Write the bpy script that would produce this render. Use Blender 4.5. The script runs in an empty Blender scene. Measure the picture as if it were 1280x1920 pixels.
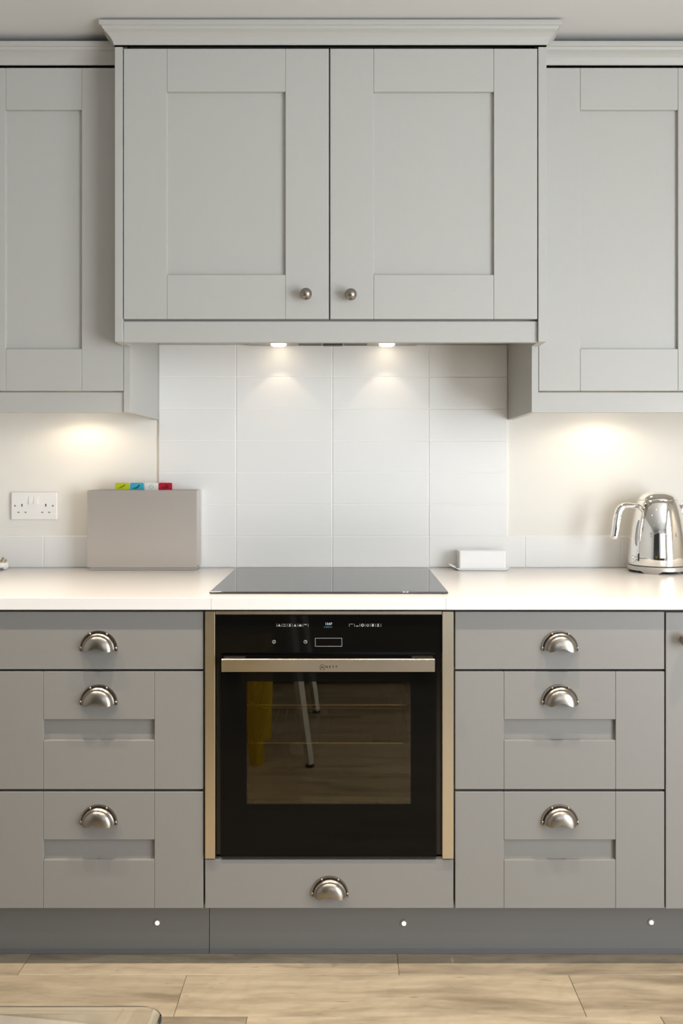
import bpy, bmesh, math, random
from mathutils import Vector, Matrix
random.seed(7)
PI = math.pi
scn = bpy.context.scene
COL = scn.collection

# ------------------------------------------------------------------ camera
F_PX, D_CAM, H = 1640.0, 2.74, 1.209        # focal length in px of 1280x1920, distance to wall, height
cam_d = bpy.data.cameras.new('camera')
cam = bpy.data.objects.new('camera', cam_d); COL.objects.link(cam)
cam_d.sensor_fit = 'VERTICAL'; cam_d.sensor_height = 36.0; cam_d.sensor_width = 24.0
cam_d.lens = F_PX / 1920 * 36.0
cam_d.shift_x = -10 / 1920; cam_d.shift_y = -80 / 1920
cam_d.clip_start = 0.05; cam_d.clip_end = 60
cam.location = (0, -D_CAM, H); cam.rotation_euler = (PI / 2, 0, 0)
scn.camera = cam
vs = scn.view_settings
vs.view_transform = 'Standard'; vs.look = 'None'; vs.gamma = 1.0; vs.use_curve_mapping = False
vs.exposure = -0.45

# ------------------------------------------------------------------ world and daylight
wd = bpy.data.worlds.new('world'); scn.world = wd; wd.use_nodes = True
wd.node_tree.nodes['Background'].inputs[0].default_value = (0.80, 0.90, 1.0, 1)
wd.node_tree.nodes['Background'].inputs[1].default_value = 1.2

def area_light(name, loc, rot, sx, sy, power, col):
    l = bpy.data.lights.new(name, 'AREA'); l.shape = 'RECTANGLE'; l.size = sx; l.size_y = sy
    l.energy = power; l.color = col
    o = bpy.data.objects.new(name, l); COL.objects.link(o); o.location = loc; o.rotation_euler = rot
    return o
# daylight falling in through the glazed doors of the right wall and the window of the rear wall
WARM = (1.0, 0.86, 0.68)
area_light('daylight_glazed_door', (2.23, -2.95, 1.05), (0, PI / 2, 0), 2.0, 2.1, 205, (0.90, 0.955, 1.0))
area_light('daylight_rear_window', (1.0, -5.93, 1.45), (PI / 2, 0, 0), 1.8, 1.3, 24, (0.90, 0.955, 1.0))
DOWNLIGHT_POWER = 125
FLOOD_POWER = 30
HOOD_POWER = 0.65
UNDER_POWER = 2.2
WARMER = (1.0, 0.79, 0.55)

# ------------------------------------------------------------------ helpers
WLOC = {}
def px(x, d): return (x - 650.0) * d / F_PX          # photo column at distance d -> X
def pz(y, d): return H + (880.0 - y) * d / F_PX      # photo row at distance d -> Z

def finish(o, origin, parent):
    WLOC[o.name] = Vector(origin)
    if parent is not None:
        o.parent = parent; o.location = Vector(origin) - WLOC[parent.name]
    else:
        o.location = origin
    COL.objects.link(o)
    return o

def tag(o, label, cat, group=None, kind=None):
    o['label'] = label
    if cat: o['category'] = cat
    if group: o['group'] = group
    if kind: o['kind'] = kind
    return o

def thing(name, loc, label, cat, group=None):
    o = bpy.data.objects.new(name, None); o.empty_display_size = 0.05
    finish(o, loc, None)
    return tag(o, label, cat, group)

def from_bm(name, bm, mat, parent=None, origin=None, smooth=False, mats=None, wn=False):
    """world-space bmesh -> object with its origin at its base centre"""
    bm.verts.ensure_lookup_table()
    if origin is None:
        xs = [v.co.x for v in bm.verts]; ys = [v.co.y for v in bm.verts]; zs = [v.co.z for v in bm.verts]
        origin = ((min(xs) + max(xs)) / 2, (min(ys) + max(ys)) / 2, min(zs))
    bmesh.ops.translate(bm, verts=bm.verts, vec=-Vector(origin))
    bmesh.ops.recalc_face_normals(bm, faces=bm.faces)
    me = bpy.data.meshes.new(name); bm.to_mesh(me); bm.free()
    for m in (mats or [mat]): me.materials.append(m)
    if smooth:
        me.polygons.foreach_set('use_smooth', [True] * len(me.polygons))
        try: me.set_sharp_from_angle(angle=math.radians(smooth if smooth > 1 else 40))
        except Exception: pass
    o = bpy.data.objects.new(name, me)
    if wn:
        w = o.modifiers.new('weighted', 'WEIGHTED_NORMAL'); w.keep_sharp = True; w.weight = 80
    return finish(o, origin, parent)

def add_box(bm, x0, x1, y0, y1, z0, z1, bevel=0.0, seg=1):
    r = bmesh.ops.create_cube(bm, size=1.0)
    vs_ = r['verts']
    for v in vs_:
        v.co = Vector(((x0 + x1) / 2 + v.co.x * (x1 - x0), (y0 + y1) / 2 + v.co.y * (y1 - y0), (z0 + z1) / 2 + v.co.z * (z1 - z0)))
    if bevel > 0:
        es = list({e for v in vs_ for e in v.link_edges})
        bmesh.ops.bevel(bm, geom=es, offset=bevel, segments=seg, profile=0.5, affect='EDGES')

def box(name, x0, x1, y0, y1, z0, z1, mat, parent=None, bevel=0.001, seg=1):
    bm = bmesh.new(); add_box(bm, x0, x1, y0, y1, z0, z1, bevel, seg)
    return from_bm(name, bm, mat, parent, smooth=60 if bevel and seg > 1 else False, wn=bool(bevel and seg > 1))

def add_lathe(bm, prof, c, n=48, axis='Z', cap=True):
    """prof: list of (r, h) ; axis Z up, or Y towards the viewer (h along -Y)"""
    rings = []
    for r, h in prof:
        ring = []
        for i in range(n):
            a = 2 * PI * i / n
            if axis == 'Z': p = (c[0] + r * math.cos(a), c[1] + r * math.sin(a), c[2] + h)
            elif axis == 'Y': p = (c[0] + r * math.cos(a), c[1] - h, c[2] + r * math.sin(a))
            else: p = (c[0] + h, c[1] + r * math.cos(a), c[2] + r * math.sin(a))
            ring.append(bm.verts.new(p))
        rings.append(ring)
    for a, b in zip(rings[:-1], rings[1:]):
        for i in range(n):
            bm.faces.new((a[i], a[(i + 1) % n], b[(i + 1) % n], b[i]))
    if cap:
        bm.faces.new(rings[0]); bm.faces.new(rings[-1])

def lathe(name, prof, c, mat, parent=None, n=48, axis='Z', smooth=35):
    bm = bmesh.new(); add_lathe(bm, prof, c, n, axis)
    return from_bm(name, bm, mat, parent, smooth=smooth)

def add_tube(bm, pts, rad, n=10, rad2=None, cap=True):
    """tube along points; rad may be a list; rad2 = second half-axis (up-ish)"""
    pts = [Vector(p) for p in pts]
    rings = []
    up = Vector((0, 1, 0))
    for i, p in enumerate(pts):
        t = (pts[min(i + 1, len(pts) - 1)] - pts[max(i - 1, 0)]).normalized()
        u = up if abs(t.dot(up)) < 0.9 else Vector((0, 0, 1))
        a = t.cross(u).normalized(); b = a.cross(t).normalized()
        ra = rad[i] if isinstance(rad, (list, tuple)) else rad
        rb = ra if rad2 is None else (rad2[i] if isinstance(rad2, (list, tuple)) else rad2)
        rings.append([bm.verts.new(p + a * ra * math.cos(2 * PI * k / n) + b * rb * math.sin(2 * PI * k / n)) for k in range(n)])
    for r0, r1 in zip(rings[:-1], rings[1:]):
        for k in range(n):
            bm.faces.new((r0[k], r0[(k + 1) % n], r1[(k + 1) % n], r1[k]))
    if cap: bm.faces.new(rings[0]); bm.faces.new(rings[-1])

def add_prism(bm, pts2, y0, y1):
    """polygon in the XZ plane extruded from y0 to y1"""
    a = [bm.verts.new((x, y0, z)) for x, z in pts2]; b = [bm.verts.new((x, y1, z)) for x, z in pts2]
    bm.faces.new(a); bm.faces.new(b[::-1])
    n = len(pts2)
    for i in range(n): bm.faces.new((a[i], b[i], b[(i + 1) % n], a[(i + 1) % n]))

def rrect(x0, x1, z0, z1, r, n=6, corners=(1, 1, 1, 1)):
    """rounded rectangle outline, corners: bl, br, tr, tl"""
    out = []
    for (cx, cz, a0, on, sx, sz) in ((x0, z0, PI, corners[0], 1, 1), (x1, z0, 1.5 * PI, corners[1], -1, 1),
                                     (x1, z1, 0, corners[2], -1, -1), (x0, z1, .5 * PI, corners[3], 1, -1)):
        if not on: out.append((cx, cz)); continue
        for i in range(n + 1):
            a = a0 + .5 * PI * i / n
            out.append((cx + sx * r + r * math.cos(a), cz + sz * r + r * math.sin(a)))
    return out

def add_text(bm, s, size, mtx, extrude=0.0002, bold=0.0):
    c = bpy.data.curves.new('t', 'FONT'); c.body = s; c.size = size; c.extrude = extrude
    c.offset = bold
    c.align_x = 'CENTER'; c.align_y = 'CENTER'; c.resolution_u = 3
    o = bpy.data.objects.new('t', c)
    me = bpy.data.meshes.new_from_object(o)
    me.transform(mtx); bm.from_mesh(me)
    bpy.data.objects.remove(o); bpy.data.curves.remove(c); bpy.data.meshes.remove(me)

def text_front(bm, s, size, x, y, z, sx=1.0, extrude=0.0002, bold=0.0):
    add_text(bm, s, size, Matrix.Translation((x, y, z)) @ Matrix.Rotation(PI / 2, 4, 'X') @ Matrix.Diagonal((sx, 1, 1, 1)), extrude, bold)

# ------------------------------------------------------------------ materials
def mat_new(name):
    m = bpy.data.materials.new(name); m.use_nodes = True
    nt = m.node_tree; b = nt.nodes['Principled BSDF']
    return m, nt, b
def nd(nt, t, **kw):
    n = nt.nodes.new(t)
    for k, v in kw.items(): setattr(n, k, v)
    return n
def simple(name, col, rough=0.5, metal=0.0, spec=0.5, emit=None, estr=0.0, coat=0.0, noise=0.0):
    m, nt, b = mat_new(name)
    b.inputs['Base Color'].default_value = (*col, 1); b.inputs['Roughness'].default_value = rough
    b.inputs['Metallic'].default_value = metal; b.inputs['Specular IOR Level'].default_value = spec
    b.inputs['Coat Weight'].default_value = coat
    if emit:
        b.inputs['Emission Color'].default_value = (*emit, 1); b.inputs['Emission Strength'].default_value = estr
    if noise:
        tc = nd(nt, 'ShaderNodeTexCoord'); n = nd(nt, 'ShaderNodeTexNoise'); n.inputs['Scale'].default_value = 60
        n.inputs['Detail'].default_value = 4
        r = nd(nt, 'ShaderNodeMapRange'); r.inputs[3].default_value = rough - noise; r.inputs[4].default_value = rough + noise
        nt.links.new(tc.outputs['Object'], n.inputs['Vector']); nt.links.new(n.outputs['Fac'], r.inputs[0])
        nt.links.new(r.outputs[0], b.inputs['Roughness'])
    return m

def paint(name, col, horiz, rough=0.42):
    """satin painted wood with a faint embossed grain"""
    m, nt, b = mat_new(name)
    tc = nd(nt, 'ShaderNodeTexCoord'); mp = nd(nt, 'ShaderNodeMapping')
    mp.inputs['Scale'].default_value = (9, 60, 160) if horiz else (160, 60, 9)
    n = nd(nt, 'ShaderNodeTexNoise'); n.inputs['Scale'].default_value = 3.2; n.inputs['Detail'].default_value = 5
    n.inputs['Distortion'].default_value = 0.4
    bp = nd(nt, 'ShaderNodeBump'); bp.inputs['Strength'].default_value = 0.07; bp.inputs['Distance'].default_value = 0.001
    mx = nd(nt, 'ShaderNodeMix', data_type='RGBA')
    mx.inputs['A'].default_value = (*[c * 0.97 for c in col], 1); mx.inputs['B'].default_value = (*[min(1, c * 1.03) for c in col], 1)
    L = nt.links.new
    L(tc.outputs['Object'], mp.inputs['Vector']); L(mp.outputs[0], n.inputs['Vector'])
    L(n.outputs['Fac'], bp.inputs['Height']); L(n.outputs['Fac'], mx.inputs['Factor'])
    L(mx.outputs['Result'], b.inputs['Base Color']); L(bp.outputs[0], b.inputs['Normal'])
    b.inputs['Roughness'].default_value = rough; b.inputs['Specular IOR Level'].default_value = 0.4
    return m

def brushed(name, col, rough, horiz=True, bump=0.04):
    m, nt, b = mat_new(name)
    tc = nd(nt, 'ShaderNodeTexCoord'); mp = nd(nt, 'ShaderNodeMapping')
    mp.inputs['Scale'].default_value = (6, 300, 900) if horiz else (900, 300, 6)
    n = nd(nt, 'ShaderNodeTexNoise'); n.inputs['Scale'].default_value = 2; n.inputs['Detail'].default_value = 3
    r = nd(nt, 'ShaderNodeMapRange'); r.inputs[3].default_value = rough * .92; r.inputs[4].default_value = rough * 1.08
    bp = nd(nt, 'ShaderNodeBump'); bp.inputs['Strength'].default_value = bump; bp.inputs['Distance'].default_value = 0.0001
    L = nt.links.new
    L(tc.outputs['Object'], mp.inputs['Vector']); L(mp.outputs[0], n.inputs['Vector']); L(n.outputs['Fac'], r.inputs[0])
    L(r.outputs[0], b.inputs['Roughness']); L(n.outputs['Fac'], bp.inputs['Height']); L(bp.outputs[0], b.inputs['Normal'])
    b.inputs['Base Color'].default_value = (*col, 1); b.inputs['Metallic'].default_value = 1.0
    return m

def wood_floor():
    m, nt, b = mat_new('weathered_oak_plank')
    L = nt.links.new
    tc = nd(nt, 'ShaderNodeTexCoord'); oi = nd(nt, 'ShaderNodeObjectInfo')
    off = nd(nt, 'ShaderNodeVectorMath', operation='SCALE'); off.inputs[0].default_value = (37, 19, 11)
    L(oi.outputs['Random'], off.inputs['Scale'])
    ad = nd(nt, 'ShaderNodeVectorMath', operation='ADD'); L(tc.outputs['Object'], ad.inputs[0]); L(off.outputs[0], ad.inputs[1])
    # slow warp of the grain
    wn = nd(nt, 'ShaderNodeTexNoise'); wn.inputs['Scale'].default_value = 2.2; wn.inputs['Detail'].default_value = 2
    L(ad.outputs[0], wn.inputs['Vector'])
    ws = nd(nt, 'ShaderNodeVectorMath', operation='SCALE'); ws.inputs['Scale'].default_value = 0.10
    L(wn.outputs['Color'], ws.inputs[0])
    a2 = nd(nt, 'ShaderNodeVectorMath', operation='ADD'); L(ad.outputs[0], a2.inputs[0]); L(ws.outputs[0], a2.inputs[1])
    mp = nd(nt, 'ShaderNodeMapping'); mp.inputs['Scale'].default_value = (.9, 12, 12); L(a2.outputs[0], mp.inputs['Vector'])
    g = nd(nt, 'ShaderNodeTexNoise'); g.inputs['Scale'].default_value = 3.0; g.inputs['Detail'].default_value = 7; g.inputs['Roughness'].default_value = .62
    L(mp.outputs[0], g.inputs['Vector'])
    cr = nd(nt, 'ShaderNodeValToRGB'); e = cr.color_ramp.elements
    e[0].position = .28; e[0].color = (.21, .165, .115, 1); e[1].position = .60; e[1].color = (.345, .288, .21, 1)
    x = cr.color_ramp.elements.new(.42); x.color = (.285, .235, .168, 1)
    L(g.outputs['Fac'], cr.inputs['Fac'])
    # dark weathered smudges
    mp2 = nd(nt, 'ShaderNodeMapping'); mp2.inputs['Scale'].default_value = (1.2, 6.5, 6.5); L(a2.outputs[0], mp2.inputs['Vector'])
    s = nd(nt, 'ShaderNodeTexNoise'); s.inputs['Scale'].default_value = 1.6; s.inputs['Detail'].default_value = 6; s.inputs['Roughness'].default_value = .6
    L(mp2.outputs[0], s.inputs['Vector'])
    sr = nd(nt, 'ShaderNodeMapRange'); sr.inputs[1].default_value = .49; sr.inputs[2].default_value = .66; sr.clamp = True
    L(s.outputs['Fac'], sr.inputs[0])
    mx = nd(nt, 'ShaderNodeMix', data_type='RGBA'); mx.inputs['B'].default_value = (.125, .098, .066, 1)
    sc_ = nd(nt, 'ShaderNodeMath', operation='MULTIPLY'); sc_.inputs[1].default_value = .72; L(sr.outputs[0], sc_.inputs[0])
    L(sc_.outputs[0], mx.inputs['Factor']); L(cr.outputs['Color'], mx.inputs['A'])
    # fine dark flecks and cracks along the grain
    mp3 = nd(nt, 'ShaderNodeMapping'); mp3.inputs['Scale'].default_value = (7, 60, 60); L(a2.outputs[0], mp3.inputs['Vector'])
    f = nd(nt, 'ShaderNodeTexNoise'); f.inputs['Scale'].default_value = 2.4; f.inputs['Detail'].default_value = 4; L(mp3.outputs[0], f.inputs['Vector'])
    fr = nd(nt, 'ShaderNodeMapRange'); fr.inputs[1].default_value = .66; fr.inputs[2].default_value = .78; L(f.outputs['Fac'], fr.inputs[0])
    m2 = nd(nt, 'ShaderNodeMix', data_type='RGBA'); m2.inputs['B'].default_value = (.13, .09, .055, 1)
    L(fr.outputs[0], m2.inputs['Factor']); L(mx.outputs['Result'], m2.inputs['A'])
    # growth rings as fine darker arcs
    mpw = nd(nt, 'ShaderNodeMapping'); mpw.inputs['Scale'].default_value = (1.0, 3.2, 1); mpw.inputs['Rotation'].default_value = (0, 0, .35); L(ad.outputs[0], mpw.inputs['Vector'])
    wv = nd(nt, 'ShaderNodeTexWave', wave_type='BANDS', bands_direction='X'); wv.inputs['Scale'].default_value = 4.5; wv.inputs['Distortion'].default_value = 11
    wv.inputs['Detail'].default_value = 3; wv.inputs['Detail Scale'].default_value = .7; L(mpw.outputs[0], wv.inputs['Vector'])
    wr = nd(nt, 'ShaderNodeMapRange'); wr.inputs[1].default_value = .0; wr.inputs[2].default_value = .35; wr.inputs[3].default_value = .09; wr.inputs[4].default_value = 0; L(wv.outputs['Fac'], wr.inputs[0])
    m3 = nd(nt, 'ShaderNodeMix', data_type='RGBA'); m3.inputs['B'].default_value = (.16, .12, .08, 1)
    L(wr.outputs[0], m3.inputs['Factor']); L(m2.outputs['Result'], m3.inputs['A'])
    # per-plank tone
    hv = nd(nt, 'ShaderNodeHueSaturation'); vr = nd(nt, 'ShaderNodeMapRange'); vr.inputs[3].default_value = .86; vr.inputs[4].default_value = 1.1
    L(oi.outputs['Random'], vr.inputs[0]); L(vr.outputs[0], hv.inputs['Value']); L(m3.outputs['Result'], hv.inputs['Color'])
    L(hv.outputs['Color'], b.inputs['Base Color'])
    bp = nd(nt, 'ShaderNodeBump'); bp.inputs['Strength'].default_value = .25; bp.inputs['Distance'].default_value = .002
    L(g.outputs['Fac'], bp.inputs['Height']); L(bp.outputs[0], b.inputs['Normal'])
    b.inputs['Roughness'].default_value = .42
    return m

def tile_mat():
    m, nt, b = mat_new('white_glazed_tile'); L = nt.links.new
    tc = nd(nt, 'ShaderNodeTexCoord'); oi = nd(nt, 'ShaderNodeObjectInfo')
    off = nd(nt, 'ShaderNodeVectorMath', operation='SCALE'); off.inputs[0].default_value = (31, 17, 23); L(oi.outputs['Random'], off.inputs['Scale'])
    ad = nd(nt, 'ShaderNodeVectorMath', operation='ADD'); L(tc.outputs['Object'], ad.inputs[0]); L(off.outputs[0], ad.inputs[1])
    mp = nd(nt, 'ShaderNodeMapping'); mp.inputs['Scale'].default_value = (7, 7, 16); L(ad.outputs[0], mp.inputs['Vector'])
    n = nd(nt, 'ShaderNodeTexNoise'); n.inputs['Scale'].default_value = 1.3; n.inputs['Detail'].default_value = 2; L(mp.outputs[0], n.inputs['Vector'])
    bp = nd(nt, 'ShaderNodeBump'); bp.inputs['Strength'].default_value = .22; bp.inputs['Distance'].default_value = .004
    L(n.outputs['Fac'], bp.inputs['Height']); L(bp.outputs[0], b.inputs['Normal'])
    b.inputs['Base Color'].default_value = (.785, .775, .757, 1); b.inputs['Roughness'].default_value = .3; b.inputs['Specular IOR Level'].default_value = .45
    return m

def pane_glass(name, tint, refl, rough=0.0):
    """sheet glass: clear transmission plus a mirror-like share"""
    m = bpy.data.materials.new(name); m.use_nodes = True; nt = m.node_tree; nt.nodes.clear()
    o = nd(nt, 'ShaderNodeOutputMaterial'); t = nd(nt, 'ShaderNodeBsdfTransparent'); g = nd(nt, 'ShaderNodeBsdfGlossy')
    mx = nd(nt, 'ShaderNodeMixShader'); t.inputs['Color'].default_value = (*tint, 1); g.inputs['Roughness'].default_value = rough
    g.inputs['Color'].default_value = (1, .93, .78, 1) if tint[0] < .8 else (1, 1, 1, 1)
    mx.inputs[0].default_value = refl
    nt.links.new(t.outputs[0], mx.inputs[1]); nt.links.new(g.outputs[0], mx.inputs[2]); nt.links.new(mx.outputs[0], o.inputs['Surface'])
    return m

UP = (.438, .428, .404); LO = (.193, .186, .176)
M = {
    'up_v': paint('pale_grey_paint_upright_grain', UP, False), 'up_h': paint('pale_grey_paint_level_grain', UP, True),
    'lo_v': paint('mid_grey_paint_upright_grain', LO, False), 'lo_h': paint('mid_grey_paint_level_grain', LO, True),
    'carcass_up': simple('pale_grey_carcass_board', (.40, .39, .36), .5), 'carcass_lo': simple('gap_shade_carcass_board', (.10, .095, .085), .6),  # lower board coloured dark to put shade in the gaps between fronts
    'plinth': paint('plinth_grey_paint', (.132, .128, .122), True),
    'wall': simple('cream_wall_paint', (.78, .752, .70), .7, spec=.2), 'room': simple('warm_white_wall_paint', (.76, .74, .70), .75, spec=.2),
    'ceiling': simple('white_ceiling_paint', (.60, .595, .585), .8, spec=.2),
    'grout': simple('white_grout', (.87, .85, .82), .8, spec=.2), 'tile': tile_mat(),
    'worktop': simple('white_quartz', (.66, .64, .63), .22, spec=.5), 'joint': simple('worktop_joint', (.62, .58, .54), .5),
    'hob': simple('black_ceramic_glass', (.012, .012, .014), .03, spec=1.0), 'hob_edge': simple('dark_bevel_edge', (.03, .026, .022), .15),
    'black': simple('black_enamel', (.008, .0075, .007), .18), 'frit': simple('black_printed_glass', (.004, .0035, .003), .04, spec=.09),
    'cavity': simple('dark_oven_enamel', (.035, .032, .026), .3),
    'steel': brushed('reflection_tinted_brushed_steel', (.62, .54, .43), .29, True), 'steel_v': brushed('reflection_tinted_brushed_steel_upright', (.68, .60, .475), .30, False),  # the floor's warm reflection is mixed into the oven steel colour
    'steel_case': brushed('satin_steel_sheet', (.66, .615, .58), .45, True, .02),
    'chrome': simple('polished_chrome', (.90, .88, .85), .035, 1.0), 'satin': simple('satin_aluminium', (.70, .69, .68), .28, 1.0),
    'rack': simple('bright_rack_wire', (.85, .72, .50), .15, 1.0),
    'pewter': simple('antique_pewter', (.31, .28, .245), .30, 1.0, noise=.06), 'patina': simple('dark_patina_channel', (.055, .043, .034), .45, .6),
    'window_pane': pane_glass('oven_window_glass', (.66, .60, .46), .055),
    'white_plastic': simple('white_plastic', (.82, .80, .78), .25), 'dark': simple('dark_slot', (.02, .018, .016), .6), 'brass': simple('brass', (.62, .52, .28), .3, 1.0),
    'screw': simple('screw_cap', (.36, .31, .24), .4, .5), 'grey_plastic': simple('grey_plastic', (.22, .22, .23), .35),
    'porcelain': simple('white_porcelain', (.84, .84, .84), .14, spec=.6),
    'lime': simple('lime_plastic', (.40, .44, .01), .35), 'blue': simple('turquoise_plastic', (.04, .36, .50), .35),
    'cream': simple('white_board_plastic', (.80, .79, .74), .35), 'red': simple('red_plastic', (.50, .005, .03), .35),
    'ink_lime': simple('olive_ink', (.13, .17, .012), .5), 'ink_blue': simple('navy_ink', (.006, .03, .07), .5),
    'ink_grey': simple('grey_ink', (.32, .31, .29), .5), 'ink_red': simple('dark_red_ink', (.16, .003, .018), .5),
    'print': simple('grey_panel_print', (.30, .30, .30), .5), 'print_dark': simple('black_print', (.012, .009, .007), .5),
    'screen': simple('display_white_digits', (.0, .0, .0), .5, emit=(.72, .95, 1.0), estr=.9), 'screen2': simple('display_blue_digits', (.0, .0, .0), .5, emit=(.16, .42, .55), estr=.8),
    'lamp': simple('warm_lamp_glass', (1, 1, 1), .4, emit=(1, .86, .64), estr=14), 'led': simple('led_lens', (1, 1, 1), .4, emit=(1, .74, .48), estr=9),
    'lamp_soft': simple('frosted_lamp_lens', (1, 1, 1), .4, emit=(1, .82, .58), estr=13),
    'hood': simple('silver_hood_paint', (.30, .28, .25), .4, .3), 'filter': simple('dark_hood_filter', (.07, .065, .06), .5, .4),
    'kettle_base': simple('matt_grey_base', (.52, .50, .47), .38, .55),
    'strip': simple('dark_sealing_strip', (.10, .10, .105), .5),
    'letter': simple('satin_letter', (.45, .44, .43), .4, .8),
    'plank': wood_floor(), 'subfloor': simple('sandy_floor_joint', (.36, .31, .24), .8),
    'frame': simple('dark_window_frame', (.06, .06, .065), .4), 'glass_clear': pane_glass('window_glass', (.95, .97, .97), .06),
    'yellow': simple('yellow_moulded_plastic', (.52, .36, .012), .3), 'leg_white': simple('pale_grey_table_leg', (.52, .52, .50), .4), 'foot': simple('black_rubber', (.02, .02, .02), .6),
    'door_paint': simple('dark_grey_door_paint', (.05, .055, .06), .5),
}
gm, gnt, gb = mat_new('clear_table_glass')
gb.inputs['Base Color'].default_value = (.985, 1.0, .99, 1); gb.inputs['Transmission Weight'].default_value = 1.0
gb.inputs['Roughness'].default_value = 0.0; gb.inputs['IOR'].default_value = 1.45
M['table_glass'] = gm

# ------------------------------------------------------------------ room shell
XL, XR, YB = -3.0, 2.3, -6.0
CEIL = H + 1.170
def struct(o, label=None):
    o['kind'] = 'structure'
    if label: o['label'] = label
    return o
wall_back = struct(box('wall_back', XL, XR, 0.0, 0.12, 0, CEIL, M['wall'], bevel=0), 'cream painted kitchen wall behind worktop and tiles')
struct(box('wall_left', XL - .12, XL, YB, 0, 0, CEIL, M['room'], bevel=0), 'plain left wall of the room')
struct(box('ceiling', XL - .12, XR + .12, YB - .12, .12, CEIL, CEIL + .1, M['ceiling'], bevel=0), 'white ceiling above the cabinets')
def wall_with_hole(name, along, fixed0, fixed1, a0, a1, h0, h1, z0, z1, label):
    bm = bmesh.new()
    def bb(p0, p1, q0, q1):
        if along == 'Y': add_box(bm, fixed0, fixed1, p0, p1, q0, q1)
        else: add_box(bm, p0, p1, fixed0, fixed1, q0, q1)
    bb(a0, h0, 0, CEIL); bb(h1, a1, 0, CEIL); bb(h0, h1, z1, CEIL)
    if z0 > 0: bb(h0, h1, 0, z0)
    return struct(from_bm(name, bm, M['room']), label)
wall_with_hole('wall_right', 'Y', XR, XR + .12, YB, 0, -4.05, -1.85, 0, 2.15, 'right wall with tall glazed doors')
wall_with_hole('wall_rear', 'X', YB - .12, YB, XL, XR, 0.0, 2.0, .8, 2.15, 'rear wall with a wide window')
def window(name, along, fixed, a0, a1, z0, z1, n, label):
    bm = bmesh.new(); w = .06
    def bb(p0, p1, q0, q1):
        if along == 'Y': add_box(bm, fixed, fixed + .06, p0, p1, q0, q1, .003)
        else: add_box(bm, p0, p1, fixed - .06, fixed, q0, q1, .003)
    bb(a0, a1, z0, z0 + w); bb(a0, a1, z1 - w, z1)
    for i in range(n + 1):
        c = a0 + (a1 - a0) * i / n; bb(max(a0, c - w / 2), min(a1, c + w / 2), z0 + w, z1 - w)
    fr = struct(from_bm(name, bm, M['frame']), label)
    for i in range(n):
        p0 = a0 + (a1 - a0) * i / n + w / 2; p1 = a0 + (a1 - a0) * (i + 1) / n - w / 2
        if along == 'Y': box('pane', fixed + .025, fixed + .035, p0, p1, z0 + w, z1 - w, M['glass_clear'], fr, bevel=0)
        else: box('pane', p0, p1, fixed - .035, fixed - .025, z0 + w, z1 - w, M['glass_clear'], fr, bevel=0)
window('window_1', 'Y', XR + .03, -4.05, -1.85, 0.0, 2.15, 2, 'tall dark framed glazed doors in the right wall')
window('window_2', 'X', YB - .03, 0.0, 2.0, .8, 2.15, 2, 'wide dark framed window in the rear wall')

# floor of separate planks
floor = struct(box('floor', XL, XR, YB, 0, -.06, -.004, M['subfloor'], bevel=0), 'weathered beige wood plank floor')
PL, PW, gap = .9125, .1585, .0012
mesh_cache = {}
def plank(xa, xb, ya, yb):
    xa, xb = max(xa, XL), min(xb, XR); ya, yb = max(ya, YB), min(yb, 0)
    if xb - xa < .02 or yb - ya < .01: return
    key = (round(xb - xa, 3), round(yb - ya, 3))
    if key not in mesh_cache:
        bm = bmesh.new(); lx, ly = xb - xa - gap, yb - ya - gap
        add_box(bm, -lx / 2, lx / 2, -ly / 2, ly / 2, -.004, 0, .0007)
        me = bpy.data.meshes.new('plank'); bm.to_mesh(me); bm.free(); me.materials.append(M['plank']); mesh_cache[key] = me
    o = bpy.data.objects.new('plank', mesh_cache[key])
    finish(o, ((xa + xb) / 2, (ya + yb) / 2, 0), floor)
row_seam = {0: .125, 1: -.383, 2: -.22}
yr = -D_CAM + 2.0915 + PW                      # rear edge of the row that runs under the plinth
k = -4
while yr - k * PW > YB:
    y1 = yr - k * PW; y0 = y1 - PW
    s0 = row_seam.get(k, random.uniform(-.45, .45))
    x = s0 - PL * 5
    while x < XR:
        plank(x, x + PL, y0, y1); x += PL
    k += 1

# ------------------------------------------------------------------ wall tiles
TP, TH = 180 * D_CAM / F_PX, 59.55 * D_CAM / F_PX
XI_L, XI_R = -.5885, .5025                   # inner faces of the end panels
seam0 = px(623, D_CAM)
ZW = H - .3074                               # worktop surface
Z_HOOD = H + .387
GR = .0028
row1 = pz(1005, D_CAM)
bm = bmesh.new()
add_box(bm, -1.62, 1.76, -.0065, 0, ZW, row1 + .0015)
add_box(bm, XI_L + .0005, XI_R - .0005, -.0065, 0, row1 + .0015, Z_HOOD + .004)
from_bm('grout_bed', bm, M['grout'], wall_back)
tile_cache = {}
def tile(xa, xb, za, zb):
    key = (round(xb - xa, 3), round(zb - za, 3))
    if key not in tile_cache:
        bm = bmesh.new(); lx, lz = xb - xa - GR, zb - za - GR
        add_box(bm, -lx / 2, lx / 2, -.0085, -.003, -lz / 2, lz / 2, .0011, 2)
        me = bpy.data.meshes.new('tile'); bm.to_mesh(me); bm.free(); me.materials.append(M['tile'])
        tile_cache[key] = me
    o = bpy.data.objects.new('tile', tile_cache[key])
    finish(o, ((xa + xb) / 2, random.uniform(-.0003, .0003), (za + zb) / 2), wall_back)
zrow = [ZW + .0005, row1] + [row1 + TH * i for i in range(1, 6)] + [Z_HOOD + .003]
for i in range(-7, 7):                       # upstand row along the whole wall
    xa, xb = seam0 + TP * i, seam0 + TP * (i + 1)
    xa, xb = max(xa, -1.62), min(xb, 1.76)
    if xb - xa > .02: tile(xa, xb, zrow[0], zrow[1])
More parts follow.
